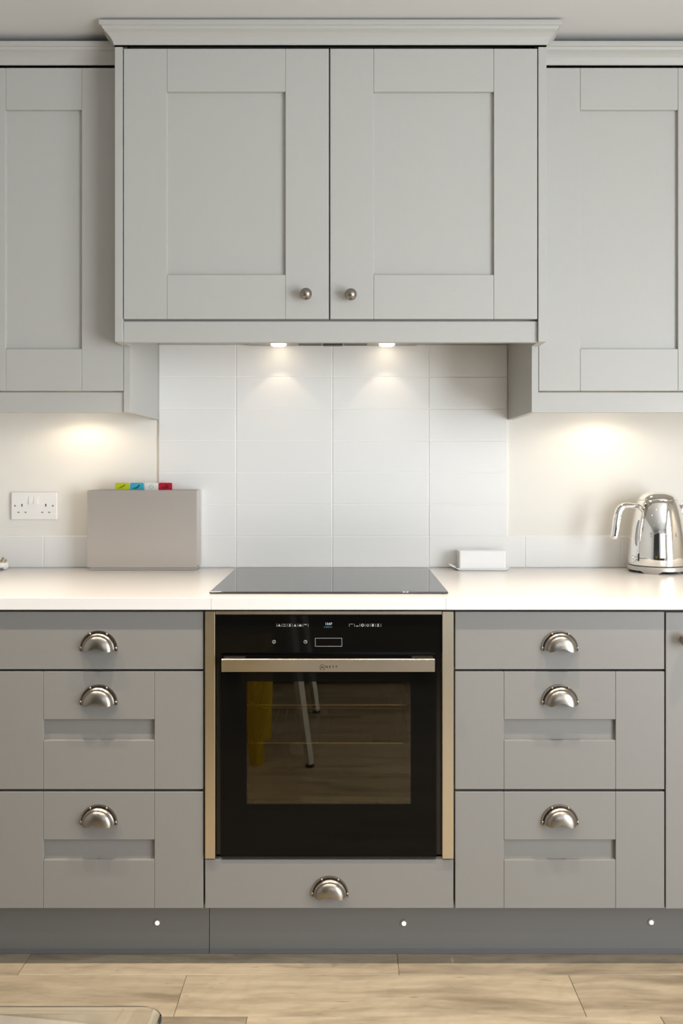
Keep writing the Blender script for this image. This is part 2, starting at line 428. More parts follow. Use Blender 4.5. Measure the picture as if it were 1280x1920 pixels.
for r in range(1, 7):
    for i in range(-3, 3):
        xa, xb = max(seam0 + TP * i, XI_L + .001), min(seam0 + TP * (i + 1), XI_R - .001)
        if xb - xa > .01: tile(xa, xb, zrow[r], zrow[r + 1])

# ------------------------------------------------------------------ cabinet parts
def shaker(name, x0, x1, z0, z1, yf, sw, rt, rb, key, parent, label=None):
    """framed door or drawer front: recessed board with stiles and rails as sub-parts"""
    T, R = .021, .010; mv, mh = M[key + '_v'], M[key + '_h']
    d = box(name, x0 + sw - .012, x1 - sw + .012, yf + R, yf + T - .001, z0 + rb - .012, z1 - rt + .012, mv if key == 'up' else mh, parent, bevel=0)
    g = .0002
    box('stile', x0, x0 + sw - g, yf, yf + T, z0, z1, mv, d, .0011, 2)
    box('stile', x1 - sw + g, x1, yf, yf + T, z0, z1, mv, d, .0011, 2)
    box('rail', x0 + sw + g, x1 - sw - g, yf, yf + T, z1 - rt, z1, mh, d, .0011, 2)
    box('rail', x0 + sw + g, x1 - sw - g, yf, yf + T, z0, z0 + rb, mh, d, .0011, 2)
    return d

# cup pull, modelled once
def cup_mesh():
    a, b, c = .0395, .0385, .024
    bm = bmesh.new()
    NU, NW = 36, 16
    grid = []
    prof = []                                 # (radius factor, depth)
    for j in range(NW + 1):
        w = j / NW
        if w < .12: f, dpt = 1.0, .004 + .05 * w
        elif w < .3:
            t = (w - .12) / .18; f, dpt = 1.0 - .10 * t, .010 + .004 * t
        else:
            t = (w - .3) / .7; f = .90 * math.cos(t * PI / 2) ** .72; dpt = .014 + (c - .010) * math.sin(t * PI / 2) ** .9
        prof.append((f, dpt))
    for i in range(NU + 1):
        u = PI * i / NU
        colm = []
        for f, dpt in prof:
            x = a * math.cos(u) * f; z = b * math.sin(u) * f
            # lower lip: corners dip, middle arches up
            lip = max(0, 1 - z / (.55 * b)) ** 1.5
            xn = abs(x) / a
            fr = min(1, dpt / .02)
            dz = (.0058 * math.exp(-(xn / .32) ** 2) - .0035 * math.exp(-((xn - .66) / .22) ** 2)) * lip * fr
            colm.append(bm.verts.new((x, -dpt, z + dz)))
        grid.append(colm)
    for i in range(NU):
        for j in range(NW):
            vs4 = (grid[i][j], grid[i + 1][j], grid[i + 1][j + 1], grid[i][j + 1])
            try: bm.faces.new(vs4)
            except ValueError: pass
    bmesh.ops.remove_doubles(bm, verts=bm.verts, dist=.00005)
    bmesh.ops.recalc_face_normals(bm, faces=bm.faces)
    ret = bmesh.ops.solidify(bm, geom=list(bm.faces), thickness=.0013)
    n0 = len(bm.faces)
    # back plate: dark channel ring with a bright outer lip
    def ring(r0, r1, y0, y1, mi, n=40, ext=.10):
        vv = []
        for i in range(n + 1):
            u = -ext + (PI + 2 * ext) * i / n
            q = []
            for r, y in ((r0, y0), (r0, y1), (r1, y1), (r1, y0)):
                q.append(bm.verts.new((r * math.cos(u) * 1.0, y, r * math.sin(u) * .985)))
            vv.append(q)
        for p, q in zip(vv[:-1], vv[1:]):
            for s in range(4):
                fc = bm.faces.new((p[s], q[s], q[(s + 1) % 4], p[(s + 1) % 4])); fc.material_index = mi
        for q in (vv[0], vv[-1]):
            fc = bm.faces.new(q); fc.material_index = mi
    ring(.038, .0432, 0, -.0030, 1)
    ring(.0428, .0452, 0, -.0040, 0)
    for ang in (4, 62, 118, 176):
        u = math.radians(ang)
        r = bmesh.ops.create_uvsphere(bm, u_segments=10, v_segments=6, radius=.0033)
        bmesh.ops.translate(bm, verts=r['verts'], vec=(.0425 * math.cos(u), -.0042, .042 * math.sin(u)))
    bmesh.ops.recalc_face_normals(bm, faces=bm.faces)
    me = bpy.data.meshes.new('cup_handle'); bm.to_mesh(me); bm.free()
    me.materials.append(M['pewter']); me.materials.append(M['patina'])
    me.polygons.foreach_set('use_smooth', [True] * len(me.polygons)); me.set_sharp_from_angle(angle=.7)
    return me
CUP = cup_mesh()
def cup(x, z, yf, parent):
    o = bpy.data.objects.new('cup_handle', CUP); finish(o, (x, yf, z), parent)
    o['label'] = 'antique pewter cup handle'
    return o

KNOB_PROF = [(.0095, 0), (.0098, .0025), (.0065, .005), (.0055, .010), (.0068, .0125)] + \
            [(.0158 * math.sin(t), .0262 - .0158 * math.cos(t)) for t in [PI * (.18 + .8 * i / 16) for i in range(17)]]
def knob(x, z, yf, parent):
    o = lathe('knob', KNOB_PROF, (x, yf, z), M['pewter'], parent, 28, 'Y', 60)
    o['label'] = 'round pewter knob'
    return o

CROWN = [(0, 0), (0, 4), (2, 5), (3.2, 9), (5.5, 15), (9.5, 21.5), (15, 27), (20, 30.5), (21.5, 31), (21.5, 34), (24, 35), (26, 38), (27, 41.5), (30.5, 42.5), (32.5, 44), (33, 46), (33, 54.5), (32, 55), (0, 55)]
def crown(name, path, normals, z0, mat, parent):
    """sweep the cornice profile along path points; normals give the mitred outward offset"""
    bm = bmesh.new(); rings = []
    for p, n in zip(path, normals):
        rings.append([bm.verts.new((p[0] + n[0] * o * .001, p[1] + n[1] * o * .001, z0 + h * .001)) for o, h in CROWN])
    m = len(CROWN)
    for a, b in zip(rings[:-1], rings[1:]):
        for i in range(m): bm.faces.new((a[i], a[(i + 1) % m], b[(i + 1) % m], b[i]))
    bm.faces.new(rings[0]); bm.faces.new(rings[-1])
    return from_bm(name, bm, mat, parent)

YW = -D_CAM + 2.38                            # wall cabinet door face
YO = -D_CAM + 2.297                           # overmantel door face
YD = -D_CAM + 2.11                            # base unit face
ZB, ZT = H + .2135, H + 1.0925                # wall doors
ZP = H + .155                                 # pelmet underside

def wall_cabinet(x0, x1, side, label, knob_side=None):
    """x0..x1 is the door; side = 'L'/'R' puts an end panel on the overmantel side"""
    t = thing('wall_cabinet', ((x0 + x1) / 2, YW / 2, ZP), label, 'cabinet', 'pale grey wall cabinets beside the overmantel')
    box('carcass', x0, x1, YW + .023, -.0005, ZB, ZT, M['carcass_up'], t, bevel=0)
    dr = shaker('door', x0 + .0012, x1 - .0012, ZB, ZT, YW, .113, .114, .114, 'up', t)
    knob(x0 + .056 if (x0 < -.5) == (side is not None) else x1 - .056, ZB + .065, YW, dr)
    box('pelmet', x0 + .0005, x1 - .0005, YW + .006, YW + .026, ZP, ZB - .0035, M['up_h'], t, .0012, 2)
    a, b = x0, x1
    if side == 'R':                           # panel at the right-hand end of the left cabinet
        box('end_panel', XI_L - .0185, XI_L, YW, -.0005, ZP, ZT + .002, M['up_v'], t, .0008)
        b = XI_L
    if side == 'L':
        box('end_panel', XI_R, XI_R + .0185, YW, -.0005, ZP, ZT + .002, M['up_v'], t, .0008)
        a = XI_R
    crown('cornice', [(a, YW + .002), (b, YW + .002)], [(0, -1), (0, -1)], ZT + .0035, M['up_h'], t)
    return t
xl1 = XI_L - .0185
wall_cabinet(xl1 - .435, xl1, 'R', 'pale grey shaker wall cabinet over the socket and chopping board case')
wall_cabinet(xl1 - .435 - .5, xl1 - .435, None, 'pale grey shaker wall cabinet at the far left end of the row')
xr1 = XI_R + .0185
wall_cabinet(xr1, xr1 + .494, 'L', 'pale grey shaker wall cabinet above the chrome kettle')
wall_cabinet(xr1 + .494, xr1 + .994, None, 'pale grey shaker wall cabinet at the far right end of the row')

# overmantel cabinet over the hob
ZOB, ZOT = H + .395, H + 1.105
om = thing('overmantel_cabinet', (-.043, YO / 2, H + .335), 'pale grey two-door overmantel cabinet with wide cornice above the hob', 'cabinet')
box('carcass', XI_L + .001, XI_R - .001, YO + .023, -.0005, Z_HOOD + .003, ZOT, M['carcass_up'], om, bevel=0)
for s, (a, b) in {'L': (XI_L - .0205, XI_L), 'R': (XI_R, XI_R + .0215)}.items():
    bm = bmesh.new(); add_box(bm, a, b, YO - .001, YW - .0008, H + .335, ZOT + .004, .0008)      # part in front of the wall cabinets
    add_box(bm, a, b, YW - .04, -.0005, ZT + .004 + .062, ZOT + .004)
    if s == 'L': add_box(bm, a + .0205 - .0004, b, YW - .001, YW, H + .335, ZOT)
    from_bm('side_panel', bm, M['up_v'], om)
xm = px(617.5, 2.297)
dl = shaker('door', XI_L + .0025, xm - .0018, ZOB, ZOT, YO, .114, .113, .116, 'up', om)
dr = shaker('door', xm + .0018, XI_R - .0025, ZOB, ZOT, YO, .114, .113, .116, 'up', om)
knob(px(573.5, 2.275), pz(551.5, 2.275), YO, dl); knob(px(657.5, 2.275), pz(552.5, 2.275), YO, dr)
box('pelmet', XI_L + .0005, XI_R - .0005, YO + .008, YO + .028, H + .335, ZOB - .005, M['up_h'], om, .0012, 2)
crown('cornice', [(XI_L - .0205, -.001), (XI_L - .0205, YO - .001), (XI_R + .0215, YO - .001), (XI_R + .0215, -.001)],
      [(-1, 0), (-1, -1), (1, -1), (1, 0)], ZOT + .0045, M['up_h'], om)

# ------------------------------------------------------------------ lamps with their light
def spot(name, loc, power, size_deg, blend, rad, parent, rot=(0, 0, 0), col=WARM):
    l = bpy.data.lights.new(name, 'SPOT'); l.energy = power; l.color = col; l.spot_size = math.radians(size_deg); l.spot_blend = blend; l.shadow_soft_size = rad
    o = bpy.data.objects.new(name, l); COL.objects.link(o); o.rotation_euler = rot
    if parent: o.parent = parent; o.location = Vector(loc) - WLOC[parent.name]
    else: o.location = loc
    return o

# cooker hood set into the overmantel
hood = thing('cooker_hood', (-.043, -.17, Z_HOOD - .004), 'silver built-in cooker hood with two lit lamps under the overmantel', 'cooker hood')
box('plate', -.043 - .26, -.043 + .26, -.31, -.025, Z_HOOD - .004, Z_HOOD + .0025, M['hood'], hood, .002, 2)
for i in range(2):
    cx = -.043 + (-.12, .12)[i]
    box('grease_filter', cx - .035 + (.05, -.05)[i], cx + .035 + (.05, -.05)[i], -.27, -.045, Z_HOOD - .0065, Z_HOOD - .0042, M['filter'], hood, .001)
box('control_strip', -.043 - .03, -.043 + .03, -.075, -.045, Z_HOOD - .008, Z_HOOD - .0042, M['filter'], hood, .001)
for xx in (522, 725):
    X = px(xx, 2.672)
    lathe('lamp', [(.0235, 0), (.0235, -.004), (.019, -.0065), (.006, -.007)], (X, -.066, Z_HOOD - .0035), M['lamp_soft'], hood, 32, 'Z')
    spot('hood_lamp_light', (X, -.066, Z_HOOD - .013), HOOD_POWER, 82, .2, .010, hood, col=WARMER)

# lamps under the wall cabinets
for X, lab in ((px(163, D_CAM), 'round lamp under the wall cabinet beside the socket'), (px(1118, D_CAM), 'round lamp under the wall cabinet above the kettle')):
    t = thing('cabinet_lamp', (X, -.115, ZB - .012), lab, 'lamp', 'under-cabinet lamps')
    lathe('housing', [(.034, 0), (.034, .0115)], (X, -.115, ZB - .012), M['satin'], t, 32)
    lathe('lens', [(.027, 0), (.027, -.002), (.02, -.003)], (X, -.115, ZB - .0122), M['lamp'], t, 32)
    spot('cabinet_lamp_light', (X, -.115, ZB - .019), UNDER_POWER, 165, .4, .02, t, (math.radians(-8), 0, 0), WARMER)

# ceiling downlights over the aisle and the room
dpos = [(x, -1.08) for x in (-1.35, -.55, .25, 1.05, 1.85)] + [(x, -2.3) for x in (-1.35, -.15, 1.05, 1.95)] + [(x, -3.9) for x in (-1.6, 0.0, 1.6)]
dlab = ['over the far left base cupboard', 'in front of the left wall cabinet', 'in front of the overmantel', 'in front of the right wall cabinet', 'at the far right of the kitchen run',
        'above the glass table', 'above the end of the glass table', 'in the middle of the room', 'beside the glazed doors', 'above the left end of the sofa', 'above the middle of the sofa', 'above the right end of the sofa']
for i, (x, y) in enumerate(dpos):
    t = thing('ceiling_downlight', (x, y, CEIL - .006), 'round recessed ceiling downlight ' + dlab[i], 'lamp', 'ceiling downlights')
    bm = bmesh.new(); add_lathe(bm, [(.030, .0055), (.030, 0), (.042, .001), (.044, .0055)], (x, y, CEIL - .006), 28)
    from_bm('trim_ring', bm, M['satin'], t, smooth=40)
    lathe('lens', [(.029, .005), (.029, .002)], (x, y, CEIL - .006), M['lamp'], t, 28)
    spot('downlight_light', (x, y, CEIL - .012), DOWNLIGHT_POWER if y > -2 else FLOOD_POWER, 78 if y > -2 else 104, .6, .022, t)

# ------------------------------------------------------------------ base units
Z1T, Z1B, Z2T, Z2B, Z3T, Z3B = H - .3436, H - .4826, H - .4878, H - .772, H - .778, H - 1.059
XB = [-.851 - .5, -.851, -.3445, .2595, .7675, 1.2675, 1.76]
def base_carcass(x0, x1, t, top=H - .3395):
    box('carcass', x0 + .0005, x1 - .0005, YD + .024, -.012, Z3B, top, M['carcass_lo'], t, bevel=0)
def drawer_unit(x0, x1, label):
    t = thing('drawer_unit', ((x0 + x1) / 2, YD / 2, Z3B), label, 'drawer unit', 'grey three-drawer units either side of the oven')
    base_carcass(x0, x1, t)
    a, b = x0 + .0018, x1 - .0018; c = (a + b) / 2
    d1 = box('drawer', a, b, YD, YD + .021, Z1B, Z1T, M['lo_h'], t, .0014, 2)
    cup(c, pz(1220, 2.09), YD, d1)
    d2 = shaker('drawer', a, b, Z2B, Z2T, YD, .1175, .1155, .118, 'lo', t); cup(c, pz(1322, 2.09), YD, d2)
    d3 = shaker('drawer', a, b, Z3B, Z3T, YD, .1175, .1155, .1165, 'lo', t); cup(c, pz(1549, 2.09), YD, d3)
    return t
drawer_unit(XB[1], XB[2], 'grey three-drawer base unit under the chopping board case')
drawer_unit(XB[3], XB[4], 'grey three-drawer base unit under the butter dish and kettle')
def base_cupboard(x0, x1, label, ks):
    t = thing('base_cupboard', ((x0 + x1) / 2, YD / 2, Z3B), label, 'cabinet', 'grey base cupboards at the ends of the run')
    base_carcass(x0, x1, t)
    d = shaker('door', x0 + .0018, x1 - .0018, Z3B - .001, Z1T - .0015, YD, .1175, .1155, .1165, 'lo', t)
    knob(x0 + .044 if ks == 'L' else x1 - .044, pz(1201, 2.09), YD, d)
    return t
base_cupboard(XB[4], XB[5], 'grey base cupboard at the right edge with a round knob', 'L')
base_cupboard(XB[5], XB[6], 'grey base cupboard at the far right end of the run', 'R')
base_cupboard(XB[0], XB[1], 'grey base cupboard left of the drawers at the end of the run', 'R')
# oven housing with its shallow drawer
oh = thing('oven_housing', ((XB[2] + XB[3]) / 2, YD / 2, Z3B), 'grey oven housing with a shallow plain drawer below the oven', 'cabinet')
ZOD = pz(1612, 2.11)
bm = bmesh.new()
add_box(bm, XB[2] + .0005, XB[2] + .003, YD + .024, -.012, Z3B, H - .3395); add_box(bm, XB[3] - .003, XB[3] - .0005, YD + .024, -.012, Z3B, H - .3395)
add_box(bm, XB[2] + .003, XB[3] - .003, YD + .024, -.012, Z3B, ZOD - .004); add_box(bm, XB[2] + .003, XB[3] - .003, -.02, -.012, ZOD, H - .3395)
from_bm('carcass', bm, M['carcass_lo'], oh)
od = box('drawer', XB[2] + .0025, XB[3] - .0025, YD, YD + .021, Z3B, ZOD, M['lo_h'], oh, .0014, 2)
cup(px(618, 2.09), pz(1684, 2.09), YD, od)

# plinth boards and their small lights
YP = -D_CAM + 2.184
pxs = [XB[0], px(392, 2.184), XB[6]]
box_l = box('plinth_board', pxs[0], pxs[1] - .0006, YP, YP + .018, .003, Z3B - .001, M['plinth'], None, .001)
tag(box_l, 'grey plinth board below the left drawers', 'plinth', 'plinth boards')
box_r = box('plinth_board', pxs[1] + .0006, pxs[2], YP, YP + .018, .003, Z3B - .001, M['plinth'], None, .001)
tag(box_r, 'long grey plinth board below the oven and right drawers', 'plinth', 'plinth boards')
for b_ in ((pxs[0], pxs[1] - .0006, box_l), (pxs[1] + .0006, pxs[2], box_r)):
    box('sealing_strip', b_[0], b_[1], YP - .0025, YP, .0002, .011, M['strip'], b_[2], .0008)
for xx, yy, lab in ((295, 1730, 'lit plinth light below the left drawers'), (757, 1731, 'lit plinth light below the oven'), (1220.5, 1729, 'lit plinth light at the right edge')):
    X, Z = px(xx, 2.184), pz(yy, 2.184)
    t = thing('plinth_light', (X, YP, Z), lab, 'lamp', 'plinth lights')
    lathe('bezel', [(.0095, 0), (.0095, .0012), (.0055, .0018)], (X, YP, Z), M['plinth'], t, 24, 'Y')
    lathe('lens', [(.0050, .0015), (.0048, .0028), (.0025, .0036)], (X, YP, Z), M['led'], t, 20, 'Y')

# ------------------------------------------------------------------ worktop in three joined slabs
YT = -D_CAM + 2.095
wt = thing('worktop', (0, YT / 2, ZW - .03), 'white quartz worktop running along the whole kitchen', 'worktop')
jl, jr = px(395, 2.095), px(835, 2.095)
for a, b in ((XB[0], jl), (jl, jr), (jr, XB[6])):
    box('slab', a + .0003, b - .0003, YT, -.0105, ZW - .0295, ZW, M['worktop'], wt, .0016, 2)
    if b < XB[6]: box('joint', b - .0005, b + .0005, YT + .0012, -.0105, ZW - .029, ZW - .0012, M['joint'], wt, 0)

# induction hob
hb = thing('induction_hob', (-.0437, -.32, ZW), 'black glass induction hob lying flush on the white worktop', 'hob')
hx0, hx1, hy0, hy1 = -.339, .250, -D_CAM + 2.156, -D_CAM + 2.68
bm = bmesh.new(); add_box(bm, hx0, hx1, hy0, hy1, ZW + .0012, ZW + .0055, .0012, 2)
from_bm('glass', bm, M['hob'], hb, smooth=60, wn=True)
box('edge_strip', hx0 + .002, hx1 - .002, hy0 + .002, hy1 - .002, ZW + .0002, ZW + .0014, M['hob_edge'], hb, 0)

# ------------------------------------------------------------------ oven
ov = thing('built_in_oven', (-.043, -.33, pz(1609, 2.11)), 'black glass built-in oven with steel bar handle and steel side trims', 'oven')
o_t, o_b = pz(1146, 2.11), pz(1608, 2.11)
tl0, tl1 = px(384.5, 2.105), px(403, 2.105); tr0, tr1 = px(829, 2.105), px(850, 2.105)
YF = YD - .003
box('side_trim', tl0, tl1, YF - .004, YD + .022, o_b, o_t, M['steel_v'], ov, .0008)
box('side_trim', tr0, tr1, YF - .004, YD + .022, o_b, o_t, M['steel_v'], ov, .0008)
box('top_trim', tl1 + .0008, tr0 - .0008, YF, YD + .022, pz(1152, 2.11), o_t, M['steel'], ov, .0006)
zc0, zc1 = pz(1224, 2.11), pz(1152.5, 2.11)
cp = box('control_panel', tl1 + .0008, tr0 - .0008, YF, YD + .02, zc0, zc1, M['frit'], ov, .001)
# oven body: hollow cavity behind the window
bx0, bx1 = tl1 + .001, tr0 - .001
cav = dict(x0=px(462, 2.11) - .012, x1=px(770, 2.11) + .012, z0=pz(1508, 2.11) - .01, z1=pz(1278, 2.11) + .012)
bm = bmesh.new()
ytop, yb = YD + .024, -.06
add_box(bm, bx0, cav['x0'], ytop, yb, o_b, zc1); add_box(bm, cav['x1'], bx1, ytop, yb, o_b, zc1)
add_box(bm, cav['x0'], cav['x1'], ytop, yb, o_b, cav['z0']); add_box(bm, cav['x0'], cav['x1'], ytop, yb, cav['z1'], zc1)
add_box(bm, cav['x0'], cav['x1'], -.12, yb, cav['z0'], cav['z1'])
from_bm('cavity', bm, M['cavity'], ov)
# dark frame edges either side of the door
box('door_surround', tl1 + .0008, tr0 - .0008, YD + .016, YD + .0235, o_b, zc0 - .001, M['black'], ov, 0).data.materials[0] = M['black']
ov_s = [o for o in ov.children if o.name.startswith('door_surround')][0]
bm = bmesh.new()
dx0, dx1, dz0, dz1 = px(413, 2.105), px(818, 2.105), pz(1606, 2.105), pz(1229, 2.105)
wx0, wx1, wz0, wz1 = px(462, 2.105), px(770, 2.105), pz(1508, 2.105), pz(1278, 2.105)
for q in ((tl1 + .0008, wx0, o_b, zc0 - .001), (wx1, tr0 - .0008, o_b, zc0 - .001), (wx0, wx1, o_b, wz0), (wx0, wx1, wz1, zc0 - .001)):
    add_box(bm, q[0], q[1], YD + .016, YD + .0235, q[2], q[3])
bmesh.ops.translate(bm, verts=bm.verts, vec=-WLOC[ov_s.name]); bm.to_mesh(ov_s.data); bm.free()
# door: black printed glass border around the window
bm = bmesh.new(); y0, y1 = YD - .004, YD + .014
for q in ((dx0, wx0, dz0, dz1), (wx1, dx1, dz0, dz1), (wx0, wx1, dz0, wz0), (wx0, wx1, wz1, dz1)):
    add_box(bm, q[0], q[1], y0, y1, q[2], q[3])
door = from_bm('door', bm, M['frit'], ov)
box('window_pane', wx0 + .0002, wx1 - .0002, y0 + .0003, y0 + .0043, wz0 + .0002, wz1 - .0002, M['window_pane'], door, 0)
box('door_base', dx0, dx1, YD - .003, YD + .014, o_b + .001, dz0 - .0012, M['black'], door, 0)
# bar handle with two arms
hb0, hb1, hz0, hz1 = px(415, 2.066), px(815, 2.066), pz(1260, 2.066), pz(1236, 2.066)
bm = bmesh.new(); yh = -D_CAM + 2.066
add_box(bm, hb0, hb1, yh, yh + .011, hz0, hz1, .0007)
for s in (0, 1):
    a = hb0 + .0015 if s == 0 else hb1 - .052; b = a + .0505
    add_box(bm, a, b, yh + .0105, y0 + .0002, hz0 + .004, hz1 - .0015, .0006)
hd = from_bm('handle', bm, M['steel'], door)
# maker's mark on the handle
bm = bmesh.new(); zl = pz(1251, 2.066); ye = yh - .0002
xc = px(604, 2.066)
pts = [(.0064 * math.cos(2 * PI * i / 28), .0064 * math.sin(2 * PI * i / 28)) for i in range(28)]
for i in range(28):
    if 19 <= i <= 22: continue
    p, q = pts[i], pts[(i + 1) % 28]
    add_prism(bm, [(xc + p[0], zl + p[1]), (xc + q[0], zl + q[1]), (xc + q[0] * .84, zl + q[1] * .84), (xc + p[0] * .84, zl + p[1] * .84)], ye, ye + .0003)
add_prism(bm, [(xc - .0042, zl - .0010), (xc - .0036, zl + .0014), (xc + .0008, zl + .0016), (xc + .004, zl - .0016), (xc + .0022, zl - .0014), (xc + .0006, zl - .0022), (xc - .0012, zl - .0018), (xc - .002, zl + .0004)], ye, ye + .0003)
for s in (-1, 1): add_prism(bm, [(xc + s * .0015, zl - .0062), (xc + s * .0056, zl - .0062), (xc + s * .0048, zl - .005), (xc + s * .0022, zl - .0055)], ye, ye + .0003)
for i, ch in enumerate('NEFF'):
    text_front(bm, ch, .0078, px(612.5 + i * 6.0, 2.066), ye, zl + .0006, 1.0, bold=.0002)
from_bm('emblem', bm, M['print_dark'], door)
# display and symbols on the control panel
yp = YF - .0003
bm = bmesh.new(); text_front(bm, '13:07', .0078, px(615.8, 2.106), yp, pz(1170, 2.106), bold=.00012); from_bm('clock_digits', bm, M['screen'], cp)
bm = bmesh.new(); text_front(bm, '07/02/2014', .0042, px(615, 2.106), yp, pz(1176, 2.106)); from_bm('date_digits', bm, M['screen2'], cp)
def P(x, y): return (px(x, 2.106), pz(y, 2.106))
def poly(pts): add_prism(bm, [P(*p) for p in pts], yp, yp + .0003)
def bar(x0, x1, y0, y1): poly([(x0, y1), (x1, y1), (x1, y0), (x0, y0)])
def circ(x, y, r, th, n=24):
    for i in range(n):
        a, b = 2 * PI * i / n, 2 * PI * (i + 1) / n
        poly([(x + r * math.cos(a), y + r * math.sin(a)), (x + r * math.cos(b), y + r * math.sin(b)), (x + (r - th) * math.cos(b), y + (r - th) * math.sin(b)), (x + (r - th) * math.cos(a), y + (r - th) * math.sin(a))])
bm = bmesh.new()
for i in range(7): bar(518.3 + i * 9.8, 518.9 + i * 9.8, 1169.5, 1175.2)
poly([(520.5, 1174.5), (526, 1174.5), (523.3, 1169.6)])
bar(530.8, 535.6, 1170.2, 1171.2); bar(530.8, 535.6, 1173.6, 1174.6)
poly([(540.6, 1170), (545.6, 1170), (543.6, 1172.3), (545.8, 1174.7), (540.4, 1174.7), (542.6, 1172.3)])
poly([(550.4, 1174.7), (555.4, 1174.7), (554.4, 1172.5), (553, 1170), (551.4, 1172.5)])
bar(560, 565.2, 1171.8, 1174.6); bar(561, 564.2, 1170.5, 1171.3)
bar(570, 574.8, 1170.2, 1172)
from_bm('mode_symbols', bm, M['print'], cp)['kind'] = 'stuff'
bm = bmesh.new()
for i in range(7): bar(654.2 + i * 9.9, 654.8 + i * 9.9, 1169.5, 1175.2)
bar(656.6, 661.8, 1169.8, 1170.7); bar(667.2, 671.6, 1173.2, 1174.7); circ(679.2, 1172.3, 2.8, 1.4, 12)
circ(689.2, 1172.5, 2.5, .9, 12); bar(696.8, 700.8, 1169.8, 1174.8); poly([(706.4, 1169.8), (711, 1169.8), (709.3, 1172.3), (711, 1174.8), (706.4, 1174.8), (708, 1172.3)])
from_bm('mode_symbols', bm, M['print'], cp)['kind'] = 'stuff'
bm = bmesh.new(); circ(513.5, 1203.5, 3.3, .8); bar(513.1, 513.9, 1202, 1205.2)
from_bm('power_symbol', bm, M['print'], cp)
bm = bmesh.new(); circ(572.5, 1203.5, 3.3, .8); bar(572.1, 572.8, 1200.9, 1204); bar(572.1, 574.6, 1203.2, 1204)
from_bm('clock_symbol', bm, M['print'], cp)
bm = bmesh.new(); bar(590.5, 641, 1196.4, 1197.1); bar(590.5, 641, 1211.5, 1212.2); bar(590.5, 591.2, 1197.1, 1211.5); bar(640.3, 641, 1197.1, 1211.5)
from_bm('touch_field', bm, M['print'], cp)
# two wire racks inside
for zz in (.606, .508):
    bm = bmesh.new(); x0, x1 = cav['x0'] + .004, cav['x1'] - .004; ya, ybk = -.50, -.17
    for y in (ya, ybk): add_tube(bm, [(x0, y, zz), (x1, y, zz)], .0022, 6)
    for x in (x0, x1): add_tube(bm, [(x, ya, zz), (x, ybk, zz)], .0022, 6)
    for i in range(1, 16):
        x = x0 + (x1 - x0) * i / 16; add_tube(bm, [(x, ya, zz), (x, ybk, zz)], .0012, 5)
    for x, s in ((x0, 1), (x1, -1)): add_tube(bm, [(x + s * .012, ya, zz), (x, ya, zz + .012), (x, ya + .03, zz + .014)], .0015, 5)
    from_bm('oven_rack', bm, M['rack'], ov, smooth=60)

# ------------------------------------------------------------------ chopping boards in their case
yc0, yc1 = -.087, -.0125
cx0, cx1 = px(163.5, 2.653), px(368.5, 2.653)
cz1, cz0 = pz(919, 2.653), pz(1064, 2.653)
case = thing('board_case', ((cx0 + cx1) / 2, -.05, ZW), 'brushed steel upright case holding coloured chopping boards', 'case')
bm = bmesh.new()
out = rrect(cx0, cx1, cz0, cz1, .004, 3)
inn = rrect(cx0 + .003, cx1 - .003, cz0 + .003, cz1 + .004, .003, 3)
add_prism(bm, out, yc0, yc0 + .004)                                # front sheet
add_prism(bm, out, yc1 - .004, yc1)                                # back sheet
add_box(bm, cx0, cx0 + .003, yc0 + .004, yc1 - .004, cz0 + .004, cz1); add_box(bm, cx1 - .003, cx1, yc0 + .004, yc1 - .004, cz0 + .004, cz1)
add_box(bm, cx0 + .004, cx1 - .004, yc0 + .004, yc1 - .004, cz0, cz0 + .003)
shell = from_bm('shell', bm, M['steel_case'], case)
bm = bmesh.new(); add_prism(bm, rrect(cx0 + .008, cx1 - .003, ZW + .0004, cz0 - .0008, .004, 4, (1, 1, 0, 0)), yc0 + .002, yc1 - .002)
from_bm('base', bm, M['satin'], case)
bm = bmesh.new(); text_front(bm, 'INDEX', .012, px(350, 2.65), yc0 - .0001, pz(1052, 2.65), .95, .0004)
from_bm('embossed_mark', bm, M['steel_case'], shell)
fish = [(0.0, .0), (.15, .16), (.42, .28), (.66, .60), (.72, .98), (.80, .74), (1.0, .74), (.86, .58), (.78, .44), (.5, .06), (.2, -.02)]
carrot = [(0, 0), (.2, .3), (.5, .56), (.72, .74), (.76, .96), (.86, .84), (1.0, .86), (.93, .68), (.86, .56), (.62, .34), (.3, .1)]
meat = [(0, .22), (.08, .06), (.5, .02), (.86, .1), (.96, .35), (.9, .72), (.74, .98), (.5, .94), (.46, .66), (.66, .6), (.5, .42), (.2, .4)]
